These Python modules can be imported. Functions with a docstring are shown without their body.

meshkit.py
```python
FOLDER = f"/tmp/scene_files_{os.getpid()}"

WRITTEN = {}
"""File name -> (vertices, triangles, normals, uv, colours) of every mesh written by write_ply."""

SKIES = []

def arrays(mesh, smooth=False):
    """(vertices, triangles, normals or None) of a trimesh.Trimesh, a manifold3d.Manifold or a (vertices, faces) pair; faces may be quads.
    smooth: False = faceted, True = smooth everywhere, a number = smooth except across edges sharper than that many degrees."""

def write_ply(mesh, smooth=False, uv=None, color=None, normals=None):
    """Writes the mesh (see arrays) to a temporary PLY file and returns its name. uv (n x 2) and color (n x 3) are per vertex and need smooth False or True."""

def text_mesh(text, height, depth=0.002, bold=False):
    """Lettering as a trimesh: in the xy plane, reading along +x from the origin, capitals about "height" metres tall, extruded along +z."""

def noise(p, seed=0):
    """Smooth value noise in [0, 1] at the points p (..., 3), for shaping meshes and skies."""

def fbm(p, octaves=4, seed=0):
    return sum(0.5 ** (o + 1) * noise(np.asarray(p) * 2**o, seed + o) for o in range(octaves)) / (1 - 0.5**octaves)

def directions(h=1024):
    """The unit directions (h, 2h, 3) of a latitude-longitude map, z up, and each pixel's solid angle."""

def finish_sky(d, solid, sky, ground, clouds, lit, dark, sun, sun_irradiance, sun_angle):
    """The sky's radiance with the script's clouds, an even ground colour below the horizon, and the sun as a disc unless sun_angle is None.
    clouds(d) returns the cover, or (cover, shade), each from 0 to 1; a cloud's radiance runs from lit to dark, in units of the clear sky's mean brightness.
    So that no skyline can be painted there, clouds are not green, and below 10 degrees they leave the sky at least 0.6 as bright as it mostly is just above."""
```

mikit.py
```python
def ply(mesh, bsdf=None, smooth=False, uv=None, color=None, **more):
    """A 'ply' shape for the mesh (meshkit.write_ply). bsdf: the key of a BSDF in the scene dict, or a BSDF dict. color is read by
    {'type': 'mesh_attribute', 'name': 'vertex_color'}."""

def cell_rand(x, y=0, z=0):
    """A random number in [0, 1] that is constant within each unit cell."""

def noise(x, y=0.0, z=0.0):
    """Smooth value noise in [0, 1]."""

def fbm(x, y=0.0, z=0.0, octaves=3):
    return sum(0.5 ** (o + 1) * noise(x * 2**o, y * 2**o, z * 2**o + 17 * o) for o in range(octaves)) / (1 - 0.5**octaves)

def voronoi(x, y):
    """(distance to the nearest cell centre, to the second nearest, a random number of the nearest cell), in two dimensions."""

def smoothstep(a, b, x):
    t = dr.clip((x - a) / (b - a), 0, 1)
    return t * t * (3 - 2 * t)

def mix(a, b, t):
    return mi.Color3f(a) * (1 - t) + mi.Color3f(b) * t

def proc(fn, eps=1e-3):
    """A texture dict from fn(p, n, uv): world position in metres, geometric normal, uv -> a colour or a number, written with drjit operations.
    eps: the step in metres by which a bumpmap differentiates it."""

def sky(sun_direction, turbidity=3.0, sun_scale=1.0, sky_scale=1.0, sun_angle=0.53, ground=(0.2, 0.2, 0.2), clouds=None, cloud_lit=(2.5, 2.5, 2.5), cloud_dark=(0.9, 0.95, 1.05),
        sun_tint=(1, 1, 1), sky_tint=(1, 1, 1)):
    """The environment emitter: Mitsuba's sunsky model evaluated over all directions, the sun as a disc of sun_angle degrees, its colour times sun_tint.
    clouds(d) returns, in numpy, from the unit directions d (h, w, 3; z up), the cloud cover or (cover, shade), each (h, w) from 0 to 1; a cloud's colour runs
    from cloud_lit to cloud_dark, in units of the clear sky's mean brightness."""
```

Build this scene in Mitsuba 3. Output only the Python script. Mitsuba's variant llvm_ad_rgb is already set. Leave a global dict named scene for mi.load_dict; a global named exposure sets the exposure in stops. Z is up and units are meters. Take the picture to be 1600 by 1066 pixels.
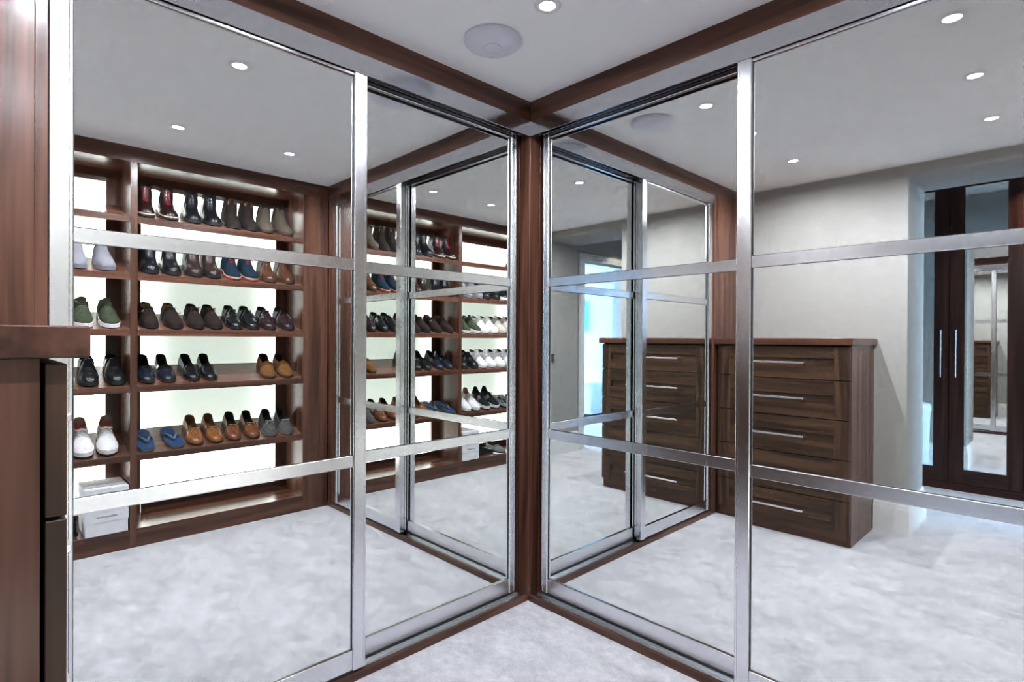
import math, random
import numpy as np
import trimesh
import drjit as dr
import mitsuba as mi
import mikit, meshkit
from mikit import noise, fbm, smoothstep, mix, proc

random.seed(7)
rng = np.random.default_rng(7)
T = mi.ScalarTransform4f

# ------------------------------------------------------------------ camera, lights, exposure
exposure = 0.62
CX, CY, CH = 1.8514, -1.9221, 1.2599
YAW, PITCH, ROLL, FPX = math.radians(45.9) - 0.0035, -0.0033, 0.0047, 866.3
_d = np.array([-math.sin(YAW), math.cos(YAW), 0]); _r = np.array([math.cos(YAW), math.sin(YAW), 0]); _u = np.array([0, 0, 1.0])
_d2 = _d * math.cos(PITCH) + _u * math.sin(PITCH); _u2 = _u * math.cos(PITCH) - _d * math.sin(PITCH)
_u3 = _u2 * math.cos(ROLL) - _r * math.sin(ROLL)
_o = np.array([CX, CY, CH])
scene = {'camera': {'type': 'perspective', 'fov': 2 * math.degrees(math.atan(800 / FPX)), 'fov_axis': 'x', 'near_clip': 0.02, 'far_clip': 60.0,
                    'to_world': T().look_at(origin=_o.tolist(), target=(_o + _d2).tolist(), up=_u3.tolist())}}
labels = {}

LAMP_RGB = (0.96, 0.98, 1.06)
LAMP_I = 2.15            # spot intensity of one downlight
LENS_L = 14.0           # radiance of a downlight's lens
PANEL_L = 1.0           # radiance scale of the back-lit shelf panels
BED_L = 27.0             # radiance of the unseen pane added for the bedroom's blue light
HALL_I = 4.5            # hall downlight

# ------------------------------------------------------------------ dimensions
H = 2.4                       # ceiling of the dressing room
D = 2.067                     # front of the shoe shelving
E = 2.377                     # wall behind the chest of drawers, y = -E
DEP = 0.315                   # depth of the shelving in front of its back frame
TILT = math.radians(19.3)     # the shoe shelves slope up to the back
HB, HY0, HY1 = 2.70, -2.906, -3.98   # hall ceiling, hall wall, hall wardrobe front

DY0, DY1, DZ = -3.90, -3.09, 2.186          # bedroom doorway in the hall's end wall
HX = 2.10

# ------------------------------------------------------------------ materials
def rgb(*c): return {'type': 'rgb', 'value': list(c)}
def srgb(r, g, b):
    f = lambda v: v / 12.92 if v <= 0.04045 else ((v + 0.055) / 1.055) ** 2.4
    return tuple(f(v / 255) for v in (r, g, b))
def two(b): return {'type': 'twosided', 'bsdf': b}
def matte(name, c): scene[name] = two({'type': 'diffuse', 'reflectance': rgb(*c)})
def plastic(name, c, rough, spec=0.5, **k):
    scene[name] = two({'type': 'principled', 'base_color': rgb(*c), 'roughness': rough, 'specular': spec, **k})
def metal(name, c, rough, dist='ggx'): scene[name] = two({'type': 'roughconductor', 'material': 'none', 'specular_reflectance': rgb(*c), 'alpha': rough, 'distribution': dist})

def wood_fn(c1, c2, axis, seed, fine=1.0):
    def fn(p, n, uv):
        q = [p.x, p.y, p.z]
        a = q.pop(axis)
        u, v = q
        wob = noise(u * 5 + seed, v * 5, a * 1.3) * 0.05
        g = fbm((u + wob) * 34 * fine + seed, (v + wob) * 34 * fine, a * 0.9, 3)
        s = noise(u * 170 + seed, v * 170, a * 5)
        return mix(c1, c2, smoothstep(0.25, 0.75, g)) * (0.86 + 0.28 * s)
    return fn

def wood(name, c1, c2, axis, seed, rough=0.26, spec=0.32):
    scene[name] = two({'type': 'principled', 'base_color': proc(wood_fn(c1, c2, axis, seed)), 'roughness': rough, 'specular': spec})

W1, W2 = (0.045, 0.0180, 0.0112), (0.115, 0.049, 0.0315)
wood('wood_upright', W1, W2, 2, 3.0)
wood('wood_along_y', W1, W2, 1, 11.0)
wood('wood_along_x', W1, W2, 0, 23.0)
F1, F2 = (0.026, 0.0130, 0.0075), (0.086, 0.043, 0.023)
wood('front_along_x', F1, F2, 0, 31.0, 0.42)
wood('front_upright', F1, F2, 2, 37.0, 0.42)
wood('dark_upright', (0.018, 0.0065, 0.0050), (0.046, 0.0175, 0.0130), 2, 41.0, 0.35, 0.18)
wood('dark_along_x', (0.018, 0.0065, 0.0050), (0.046, 0.0175, 0.0130), 0, 43.0, 0.35, 0.18)

def carpet_fn(p, n, uv):
    pile = noise(p.x * 420, p.y * 420) * 0.6 + noise(p.x * 190 + 9, p.y * 190) * 0.4
    sweep = fbm(p.x * 9 + 1.6 * noise(p.x * 3, p.y * 3), p.y * 13, 0, 4)
    return mi.Color3f(0.60, 0.60, 0.632) * (0.80 + 0.22 * pile + 0.36 * (sweep - 0.5) + 0.18 * (noise(p.x * 30 + 3, p.y * 42) - 0.5) + 0.12 * (noise(p.x * 75, p.y * 90) - 0.5))
def carpet_h(p, n, uv):
    return noise(p.x * 420, p.y * 420) * 0.7 + 0.8 * fbm(p.x * 60, p.y * 60, 0, 2)
scene['carpet'] = two({'type': 'bumpmap', 'nested': {'type': 'diffuse', 'reflectance': proc(carpet_fn)}, 'arbitrary': proc(carpet_h, 1.2e-3), 'scale': 0.0016})
matte('wall_paint', (0.350, 0.338, 0.320))
matte('ceiling_paint', (0.92, 0.92, 0.92))
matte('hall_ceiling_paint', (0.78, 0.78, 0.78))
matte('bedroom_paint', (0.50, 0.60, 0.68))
plastic('white_gloss', (0.74, 0.74, 0.74), 0.3)
metal('aluminium', (0.77, 0.78, 0.81), 0.085, 'beckmann')
metal('aluminium_track', (0.70, 0.71, 0.74), 0.025, 'beckmann')
metal('aluminium_ribbed', (0.86, 0.88, 0.90), 0.16, 'beckmann')
metal('chrome', (0.90, 0.90, 0.91), 0.12)
scene['mirror_glass'] = two({'type': 'conductor', 'material': 'none', 'specular_reflectance': rgb(0.90, 0.925, 0.905)})
plastic('black_gasket_and_gap', (0.012, 0.012, 0.013), 0.5)  # gasket rubber; also painted shade for the door and drawer gaps
plastic('black_plastic', (0.015, 0.015, 0.017), 0.35)
plastic('ceiling_device', (0.66, 0.67, 0.75), 0.4)
matte('box_card', (0.70, 0.70, 0.74))
matte('box_print', (0.035, 0.035, 0.05))
matte('grey_liner', (0.30, 0.29, 0.28))
plastic('bin_blue_light_tint', (0.62, 0.72, 0.80), 0.3)  # a white bin with the blue light on it mixed into its colour
plastic('screen', (0.01, 0.05, 0.06), 0.15)

# ------------------------------------------------------------------ mesh helpers
_cache = {}
def cbox(x0, x1, y0, y1, z0, z1, c=0.0012):
    """A box with chamfered edges."""
    lo, hi = np.minimum([x0, y0, z0], [x1, y1, z1]), np.maximum([x0, y0, z0], [x1, y1, z1])
    c = min(c, 0.3 * float((hi - lo).min()))
    key = 'box'
    if key not in _cache:
        pts, tag = [], []
        for sx in (0, 1):
            for sy in (0, 1):
                for sz in (0, 1):
                    for k in range(3):
                        tag.append((sx, sy, sz, k))
        t = np.array(tag)
        unit = t[:, :3].astype(float)
        off = np.where(np.eye(3)[t[:, 3]] > 0, 0.0, 1.0) * np.where(t[:, :3] > 0, -1, 1)
        m = trimesh.Trimesh(unit * 10 + off, process=False)
        hull = trimesh.convex.convex_hull(unit * 10 + off)
        idx = [int(np.argmin(np.linalg.norm(unit * 10 + off - v, axis=1))) for v in hull.vertices]
        _cache[key] = (unit[idx], off[idx], np.array(hull.faces))
    u, o, f = _cache[key]
    return trimesh.Trimesh(lo + u * (hi - lo) + o * c, f, process=False)

def cat(ms): return trimesh.util.concatenate(ms)

def tube(pts, r, n=8, closed=False, flat=1.0):
    """A round tube along the points (parallel transport); flat squeezes it along the second normal."""
    P = np.asarray(pts, float)
    k = len(P)
    tan = np.gradient(P, axis=0) if not closed else np.roll(P, -1, 0) - np.roll(P, 1, 0)
    tan /= np.linalg.norm(tan, axis=1, keepdims=True) + 1e-12
    a = np.cross(tan[0], [0, 0, 1.0])
    if np.linalg.norm(a) < 1e-3: a = np.cross(tan[0], [0, 1.0, 0])
    V = []
    for i in range(k):
        a = a - tan[i] * (a @ tan[i]); a /= np.linalg.norm(a) + 1e-12
        b = np.cross(tan[i], a)
        for j in range(n):
            t = 2 * math.pi * j / n
            V.append(P[i] + r * (a * math.cos(t) + b * math.sin(t) * flat))
    F = []
    for i in range(k if closed else k - 1):
        for j in range(n):
            p, q = i * n + j, i * n + (j + 1) % n
            r_, s = ((i + 1) % k) * n + j, ((i + 1) % k) * n + (j + 1) % n
            F += [[p, r_, q], [q, r_, s]]
    if not closed:
        for base, rev in ((0, False), ((k - 1) * n, True)):
            for j in range(1, n - 1):
                F.append([base, base + j, base + j + 1] if not rev else [base, base + j + 1, base + j])
    return trimesh.Trimesh(np.array(V), np.array(F), process=False)

def lathe(profile, n=48):
    """Revolve (radius, z) points about z."""
    pr = np.asarray(profile, float)
    k = len(pr)
    ang = np.linspace(0, 2 * math.pi, n, endpoint=False)
    V = np.array([[r * math.cos(t), r * math.sin(t), z] for t in ang for r, z in pr])
    F = []
    for i in range(n):
        for j in range(k - 1):
            a, b = i * k + j, i * k + j + 1
            c, d = ((i + 1) % n) * k + j, ((i + 1) % n) * k + j + 1
            F += [[a, c, b], [b, c, d]]
    return trimesh.Trimesh(V, np.array(F), process=False)

used = {}
def uniq(base):
    k = used.get(base, -1) + 1
    used[base] = k
    return base if k == 0 else f'{base}_{k:03d}'
def thing(name, label, category, group=None):
    key = uniq(name)
    labels[key] = {'label': label, 'category': category}
    if group: labels[key]['group'] = group
    return key
def put(parent, name, mesh, bsdf, smooth=False, label=None, **more):
    key = uniq(f'{parent}__{name}' if parent else name)
    scene[key] = mikit.ply(mesh, bsdf, smooth=smooth, **more)
    if label: labels[key] = {'label': label}
    return key
def struct(name, mesh, bsdf, smooth=False):
    scene[name] = mikit.ply(mesh, bsdf, smooth=smooth)
    labels[name] = {'kind': 'structure'}
    return name

# ------------------------------------------------------------------ the room shell
struct('floor', cbox(-0.8, 5.2, -6.2, 0.8, -0.06, 0.0, 0.0), 'carpet')
struct('ceiling', cbox(-0.8, 2.6, HY0 + 0.3, 0.8, H, H + 0.06, 0.0), 'ceiling_paint')
struct('wall_left', cbox(-0.80, -0.66, HY0, 0.8, 0, HB, 0.0), 'wall_paint')
struct('wall_right', cbox(-0.66, 2.55, 0.66, 0.8, 0, HB, 0.0), 'wall_paint')
struct('wall_shelf_side', cbox(D + 0.38, 2.55, -E, 0.66, 0, HB, 0.0), 'wall_paint')
OX0, OX1, OZ = 1.07, 2.03, 2.325          # the opening in the wall behind the chest
struct('wall_back', cat([cbox(-0.66, OX0, HY0, -E, 0, HB, 0.0), cbox(OX0, OX1, HY0, -E, OZ, HB, 0.0), cbox(OX1, 2.55, HY0, -E, 0, HB, 0.0)]), 'wall_paint')

def skirting(path, h=0.22, t=0.02):
    """A moulded skirting board along the corner points of a path; it stands on the left of the walking direction."""
    prof = [(0, 0), (t, 0), (t, h - 0.055), (t - 0.006, h - 0.050), (t - 0.006, h - 0.030), (t - 0.012, h - 0.024), (t - 0.012, h - 0.006), (t - 0.015, h), (0, h)]
    P = [np.array(q, float) for q in path]
    rows = []
    for i, q in enumerate(P):
        def nrm(a, b):
            d = (b - a) / np.linalg.norm(b - a); return np.array([-d[1], d[0]])
        if i == 0: m = nrm(P[0], P[1])
        elif i == len(P) - 1: m = nrm(P[-2], P[-1])
        else:
            a, b = nrm(P[i - 1], q), nrm(q, P[i + 1]); m = (a + b) / (1 + a @ b)
        rows.append([[q[0] + m[0] * u, q[1] + m[1] * u, z] for u, z in prof])
    V = np.array(rows).reshape(-1, 3); k = len(prof); F = []
    for i in range(len(P) - 1):
        for j in range(k):
            a, b, c, d = i * k + j, i * k + (j + 1) % k, (i + 1) * k + j, (i + 1) * k + (j + 1) % k
            F += [[a, c, b], [b, c, d]]
    for base in (0, (len(P) - 1) * k):
        for j in range(1, k - 1): F.append([base, base + j, base + j + 1])
    return trimesh.Trimesh(V, np.array(F), process=False)
struct('baseboard_back', skirting([(0.89, -E), (OX0, -E), (OX0, HY0), (-0.6, HY0)]), 'white_gloss')
struct('baseboard_reveal', skirting([(HX - 0.001, HY0), (OX1, HY0), (OX1, -E)]), 'white_gloss')

# the hall behind the opening
struct('ceiling_hall', cbox(-0.8, 2.45, -4.75, HY0 + 0.3, HB, HB + 0.06, 0.0), 'hall_ceiling_paint')
struct('wall_hall_left', cbox(-0.80, -0.66, -4.75, HY0, 0, HB, 0.0), 'wall_paint')
struct('wall_hall_back', cbox(-0.8, 2.45, -4.75, -4.62, 0, HB, 0.0), 'wall_paint')
struct('wall_hall_right', cat([cbox(HX, HX + 0.1, DY1, HY0 + 0.1, 0, HB, 0.0), cbox(HX, HX + 0.1, -4.7, DY0, 0, HB, 0.0), cbox(HX, HX + 0.1, DY0, DY1, DZ, HB, 0.0)]), 'wall_paint')
def arch(x, s):
    a = []
    for w, t in ((0.085, 0.014), (0.06, 0.020), (0.03, 0.026)):
        a += [cbox(x, x + s * t, DY1, DY1 + w, 0, DZ + w), cbox(x, x + s * t, DY0 - w, DY0, 0, DZ + w), cbox(x, x + s * t, DY0 - w, DY1 + w, DZ, DZ + w)]
    return a
struct('trim_1', cat(arch(HX, -1) + arch(HX + 0.1, 1) + [cbox(HX - 0.005, HX + 0.105, DY1 - 0.03, DY1 + 0.002, 0, DZ), cbox(HX - 0.005, HX + 0.105, DY0 - 0.002, DY0 + 0.03, 0, DZ), cbox(HX - 0.005, HX + 0.105, DY0, DY1, DZ - 0.03, DZ + 0.002)]), 'white_gloss')

# the blue-lit bedroom beyond the hall
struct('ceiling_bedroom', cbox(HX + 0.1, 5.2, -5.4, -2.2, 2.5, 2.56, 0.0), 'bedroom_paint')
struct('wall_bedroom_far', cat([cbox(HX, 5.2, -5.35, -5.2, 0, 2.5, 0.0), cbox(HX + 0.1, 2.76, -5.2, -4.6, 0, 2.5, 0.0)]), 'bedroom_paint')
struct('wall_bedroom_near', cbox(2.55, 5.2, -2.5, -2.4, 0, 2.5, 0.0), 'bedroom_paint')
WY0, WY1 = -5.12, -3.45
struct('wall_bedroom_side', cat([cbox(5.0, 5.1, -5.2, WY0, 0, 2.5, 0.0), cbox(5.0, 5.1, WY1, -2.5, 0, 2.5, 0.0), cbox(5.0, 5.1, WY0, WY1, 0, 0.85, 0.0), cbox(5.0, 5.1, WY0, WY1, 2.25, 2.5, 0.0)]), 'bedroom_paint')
struct('added_window_1', cat([cbox(5.0, 5.06, y - 0.03, y + 0.03, 0.85, 2.25) for y in (WY0 + 0.03, (WY0 + WY1) / 2, WY1 - 0.03)] + [cbox(5.0, 5.06, WY0, WY1, z - 0.03, z + 0.03) for z in (0.88, 2.22)]), 'white_gloss')  # unseen window, added and placed to throw blue light into the hall
scene['added_window_1__added_glow_pane'] = {**mikit.ply(([[5.07, WY0, 0.85], [5.07, WY1, 0.85], [5.07, WY1, 2.25], [5.07, WY0, 2.25]], [[0, 2, 1], [0, 3, 2]]), 'white_gloss'),
                                  'emitter': {'type': 'area', 'radiance': rgb(0.54 * BED_L, 0.82 * BED_L, 1.12 * BED_L), 'sampling_weight': 3.0}}  # added glowing pane that lights the bedroom and the reveal blue

# ------------------------------------------------------------------ downlights and the ceiling disc
def downlight(x, y, z, label, power, group, cut=86.0, beam=58.0, tint=LAMP_RGB):
    t = thing('downlight', label, 'light', group)
    put(t, 'trim_ring', lathe([(0.0275, z + 0.004), (0.028, z - 0.003), (0.034, z - 0.0055), (0.044, z - 0.004), (0.047, z + 0.0005)], 40).apply_translation([x, y, 0]), 'white_gloss', smooth=50)
    lens = lathe([(0.0, z - 0.001), (0.014, z - 0.0014), (0.0277, z - 0.001)], 40).apply_translation([x, y, 0])
    f = lens.faces; tri = lens.triangles; nz = np.cross(tri[:, 1] - tri[:, 0], tri[:, 2] - tri[:, 0])[:, 2]
    lens.faces = np.where((nz > 0)[:, None], f[:, ::-1], f)
    put(t, 'lens', lens, 'white_gloss', emitter={'type': 'area', 'radiance': rgb(*[LENS_L * c for c in LAMP_RGB]), 'sampling_weight': 0.12})
    scene[t + '__beam'] = {'type': 'spot', 'intensity': rgb(*[power * c for c in tint]), 'cutoff_angle': cut, 'beam_width': beam, 'sampling_weight': 1.0,
                           'to_world': T().look_at(origin=[x, y, z - 0.012], target=[x, y, 0], up=[0, 1, 0])}
GRP = 'recessed downlights in the dressing room ceiling'
downlight(0.575, -0.515, H, 'white recessed ceiling downlight beside the round ceiling disc, above the mirrored corner', LAMP_I, GRP)
downlight(0.575, -1.120, H, 'white recessed ceiling downlight in front of the middle of the left mirrored wardrobe', LAMP_I, GRP)
downlight(0.575, -1.770, H, 'white recessed ceiling downlight above the front of the chest of drawers', LAMP_I, GRP)
downlight(1.530, -0.515, H, 'white recessed ceiling downlight nearest the right mirrored wardrobe on the shelf side of the room', LAMP_I, GRP)
downlight(1.530, -1.120, H, 'white recessed ceiling downlight in front of the shoe shelves, middle one of its row', LAMP_I, GRP)
downlight(1.530, -1.770, H, 'white recessed ceiling downlight nearest the opening to the hall', LAMP_I, GRP)
downlight(1.68, -3.76, HB, 'recessed downlight in the hall ceiling above the dark mirrored wardrobe doors', HALL_I, None, 48.0, 24.0, (1.1, 0.97, 0.84))

t = thing('wireless_access_point', 'round white ceiling disc with a small central ring, on the ceiling near the mirrored corner', 'ceiling disc')
put(t, 'body', lathe([(0.0, 2.3645), (0.034, 2.3655), (0.0345, 2.3685), (0.0365, 2.3685), (0.037, 2.366), (0.07, 2.369), (0.095, 2.376), (0.106, 2.384), (0.110, 2.391), (0.108, 2.397), (0.098, 2.4)], 56).apply_translation([0.2835, -0.5025, 0]), 'ceiling_device', smooth=50)

# ------------------------------------------------------------------ mirrored sliding wardrobes (left: plane x=0, right: plane y=0)
def frame_L(a, d, z): return (-d, -a, z)
def frame_R(a, d, z): return (a, d, z)
def fbox(fr, a0, a1, d0, d1, z0, z1, c=0.0012):
    p, q = fr(a0, d0, z0), fr(a1, d1, z1)
    return cbox(p[0], q[0], p[1], q[1], p[2], q[2], c)
def extrude(fr, prof, a0, a1):
    """Extrude a (d, z) polygon along the wardrobe."""
    from shapely.geometry import Polygon
    k = len(prof)
    V = np.array([fr(a, d, z) for a in (a0, a1) for d, z in prof])
    pv, tri = trimesh.creation.triangulate_polygon(Polygon(prof), engine='earcut')
    near = np.array([int(np.argmin(np.abs(np.array(prof) - q).sum(1))) for q in pv])
    tri = near[np.asarray(tri)]
    tri = np.array([t_ for t_ in tri if len(set(t_)) == 3])
    F = [[int(i) for i in t_] for t_ in tri] + [[int(i) + k for i in t_[::-1]] for t_ in tri]
    for j in range(k): F += [[j, (j + 1) % k, k + j], [(j + 1) % k, k + (j + 1) % k, k + j]]
    m = trimesh.Trimesh(V, np.array(F), process=False)
    return m

ZD1 = 2.262
def sliding_door(w, fr, a0, a1, d, wl, wr, ZD0):
    """A framed mirror door from a0 to a1 with its front at depth d; wl, wr: widths of the stiles at a0 and a1."""
    k = uniq(w + '__door')
    tk = 0.033
    put_k = lambda n, m, b, s=False: put(k, n, m, b, s)
    # the stile has a flat face, soft edges and a shallow groove near one edge
    def stile(b0, b1):
        g = [(b0, tk), (b0, 0.002), (b0 + 0.002, 0), (b0 + 0.008, 0), (b0 + 0.009, 0.0015), (b0 + 0.010, 0), (b1 - 0.002, 0), (b1, 0.002), (b1, tk)]
        V = np.array([fr(a, d + u, z) for z in (ZD0, ZD1) for a, u in g]); n = len(g); F = []
        for j in range(n): F += [[j, (j + 1) % n, n + j], [(j + 1) % n, n + (j + 1) % n, n + j]]
        for j in range(1, n - 1): F += [[0, j + 1, j], [n, n + j, n + j + 1]]
        return trimesh.Trimesh(V, np.array(F), process=False)
    put_k('stile', stile(a0, a0 + wl), 'aluminium'); put_k('stile', stile(a1 - wr, a1), 'aluminium')
    i0, i1 = a0 + wl, a1 - wr
    put_k('bottom_rail', fbox(fr, i0, i1, d + 0.006, d + tk, ZD0, 0.113), 'aluminium')
    put_k('top_rail', fbox(fr, i0, i1, d + 0.006, d + tk, 2.224, ZD1), 'aluminium')
    for z0, z1 in ((0.786, 0.830), (1.511, 1.553)):
        put_k('mid_rail', fbox(fr, i0, i1, d + 0.007, d + tk, z0, z1, 0.002), 'aluminium')
    g = 0.0025
    for z0, z1 in ((0.113, 0.786), (0.830, 1.511), (1.553, 2.224)):
        put_k('mirror_pane', fbox(fr, i0 + g, i1 - g, d + 0.015, d + 0.019, z0 + 0.001, z1 - 0.001, 0.0), 'mirror_glass')
        put_k('gasket', fbox(fr, i0, i0 + g, d + 0.012, d + 0.019, z0, z1, 0), 'black_gasket_and_gap')
        put_k('gasket', fbox(fr, i1 - g, i1, d + 0.012, d + 0.019, z0, z1, 0), 'black_gasket_and_gap')
    put_k('backing_board', fbox(fr, i0, i1, d + 0.021, d + 0.027, 0.1, 2.23, 0), 'wood_upright')
    put_k('gap_shade_strip', fbox(fr, a0 + 0.01, a1 - 0.01, d + 0.008, d + tk - 0.004, ZD0 - 0.009, ZD0, 0), 'black_gasket_and_gap')  # solid black strip in place of the shade in the gap under the door

def wardrobe(fr, label, A1, A2, A3, split, wood_face):
    """A1: end of the doors, A2: end of the jamb liner, A3: end of the filler panel; split: (front door start, rear door end)."""
    w = thing('mirrored_wardrobe', label, 'wardrobe')
    put(w, 'fascia', fbox(fr, 0.0, A2, 0.0, 0.02, 2.307, H), wood_face)
    put(w, 'jamb', fbox(fr, A1 + 0.002, A2, 0.004, 0.12, 0, 2.307), 'wood_upright')
    if A3 > A2: put(w, 'end_panel', fbox(fr, A2, A3, 0.0, 0.02, 0, H), 'wood_upright')
    # head track: deep front lip, two channels
    prof = [(0, 2.235), (0.003, 2.235), (0.003, 2.292), (0.041, 2.292), (0.041, 2.242), (0.0435, 2.242), (0.0435, 2.292), (0.088, 2.292), (0.088, 2.235), (0.091, 2.235), (0.091, 2.307), (0, 2.307)]
    put(w, 'head_track', extrude(fr, prof, 0.0, A1 + 0.024 if A3 > A2 else A1 + 0.04), 'aluminium_track')
    put(w, 'sill', fbox(fr, 0.0, A2, 0.0, 0.016, 0, 0.031, 0.002), wood_face)
    rib = [(0.016, 0.0), (0.016, 0.031), (0.0185, 0.031), (0.0185, 0.022), (0.0275, 0.022), (0.0275, 0.029), (0.030, 0.029), (0.030, 0.022), (0.038, 0.022), (0.038, 0.0275), (0.040, 0.0275), (0.040, 0.022), (0.046, 0.022), (0.046, 0.0375), (0.0495, 0.0375), (0.0495, 0.022),
           (0.056, 0.022), (0.056, 0.029), (0.0585, 0.029), (0.0585, 0.022), (0.070, 0.022), (0.070, 0.029), (0.0725, 0.029), (0.0725, 0.022), (0.095, 0.022), (0.095, 0.0)]
    put(w, 'floor_track', extrude(fr, rib, 0.02, A1), 'aluminium_ribbed')
    put(w, 'carcass_back_or_dark_fill', fbox(fr, -0.1, A3, 0.60, 0.62, 0, H, 0), 'wood_upright')
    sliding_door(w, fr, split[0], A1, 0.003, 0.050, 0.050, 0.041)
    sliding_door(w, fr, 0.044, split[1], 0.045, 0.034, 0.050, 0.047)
    return w
wardrobe(frame_L, 'left mirrored sliding-door wardrobe with a walnut frame, next to the chest of drawers', 1.779, 1.807, E, (0.868, 0.928), 'wood_along_y')
wardrobe(frame_R, 'right mirrored sliding-door wardrobe with a walnut frame, meeting the shoe shelves', 1.985, D - 0.002, D - 0.002, (1.005, 1.062), 'wood_along_x')

t = thing('corner_post', 'square walnut post standing in the corner where the two mirrored wardrobes meet', 'post')
put(t, 'post', cbox(-0.075, -0.006, 0.006, 0.075, 0.0, 2.31, 0.002), 'wood_upright')
put(t, 'side_board', cbox(-0.30, -0.085, 0.012, 0.03, 0.0, 2.31), 'wood_upright')
put(t, 'side_board', cbox(-0.03, -0.012, 0.085, 0.30, 0.0, 2.31), 'wood_upright')

# ------------------------------------------------------------------ back-lit shoe shelving
ZS = [0.557, 0.968, 1.307, 1.642, 1.985]    # shelf tops
ZP = 0.111
COLS = [(-1.206, -0.190), (-2.215, -1.243)]
u = thing('shoe_shelving', 'floor-to-ceiling walnut shoe shelving with white back-lit panels, facing the left mirrored wardrobe', 'shelving unit')
put(u, 'end_panel', cbox(D, D + 0.02, -0.190, -0.001, 0, 2.308), 'wood_upright')
put(u, 'end_panel', cbox(D, D + 0.02, -E + 0.001, -2.215, 0, 2.308), 'wood_upright')
put(u, 'side_panel', cbox(D + 0.02, D + DEP + 0.04, -0.190, -0.172, 0, 2.308), 'wood_upright')
put(u, 'side_panel', cbox(D + 0.02, D + DEP + 0.04, -2.233, -2.215, 0, 2.308), 'wood_upright')
put(u, 'divider', cbox(D, D + DEP + 0.04, -1.243, -1.206, 0, 2.308), 'wood_upright')
put(u, 'fascia', cbox(D, D + 0.02, -E + 0.001, -0.001, 2.308, H), 'wood_along_y')
put(u, 'top_board', cbox(D + 0.02, D + DEP + 0.04, -2.233, -0.172, 2.308, 2.326), 'wood_along_y')
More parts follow.
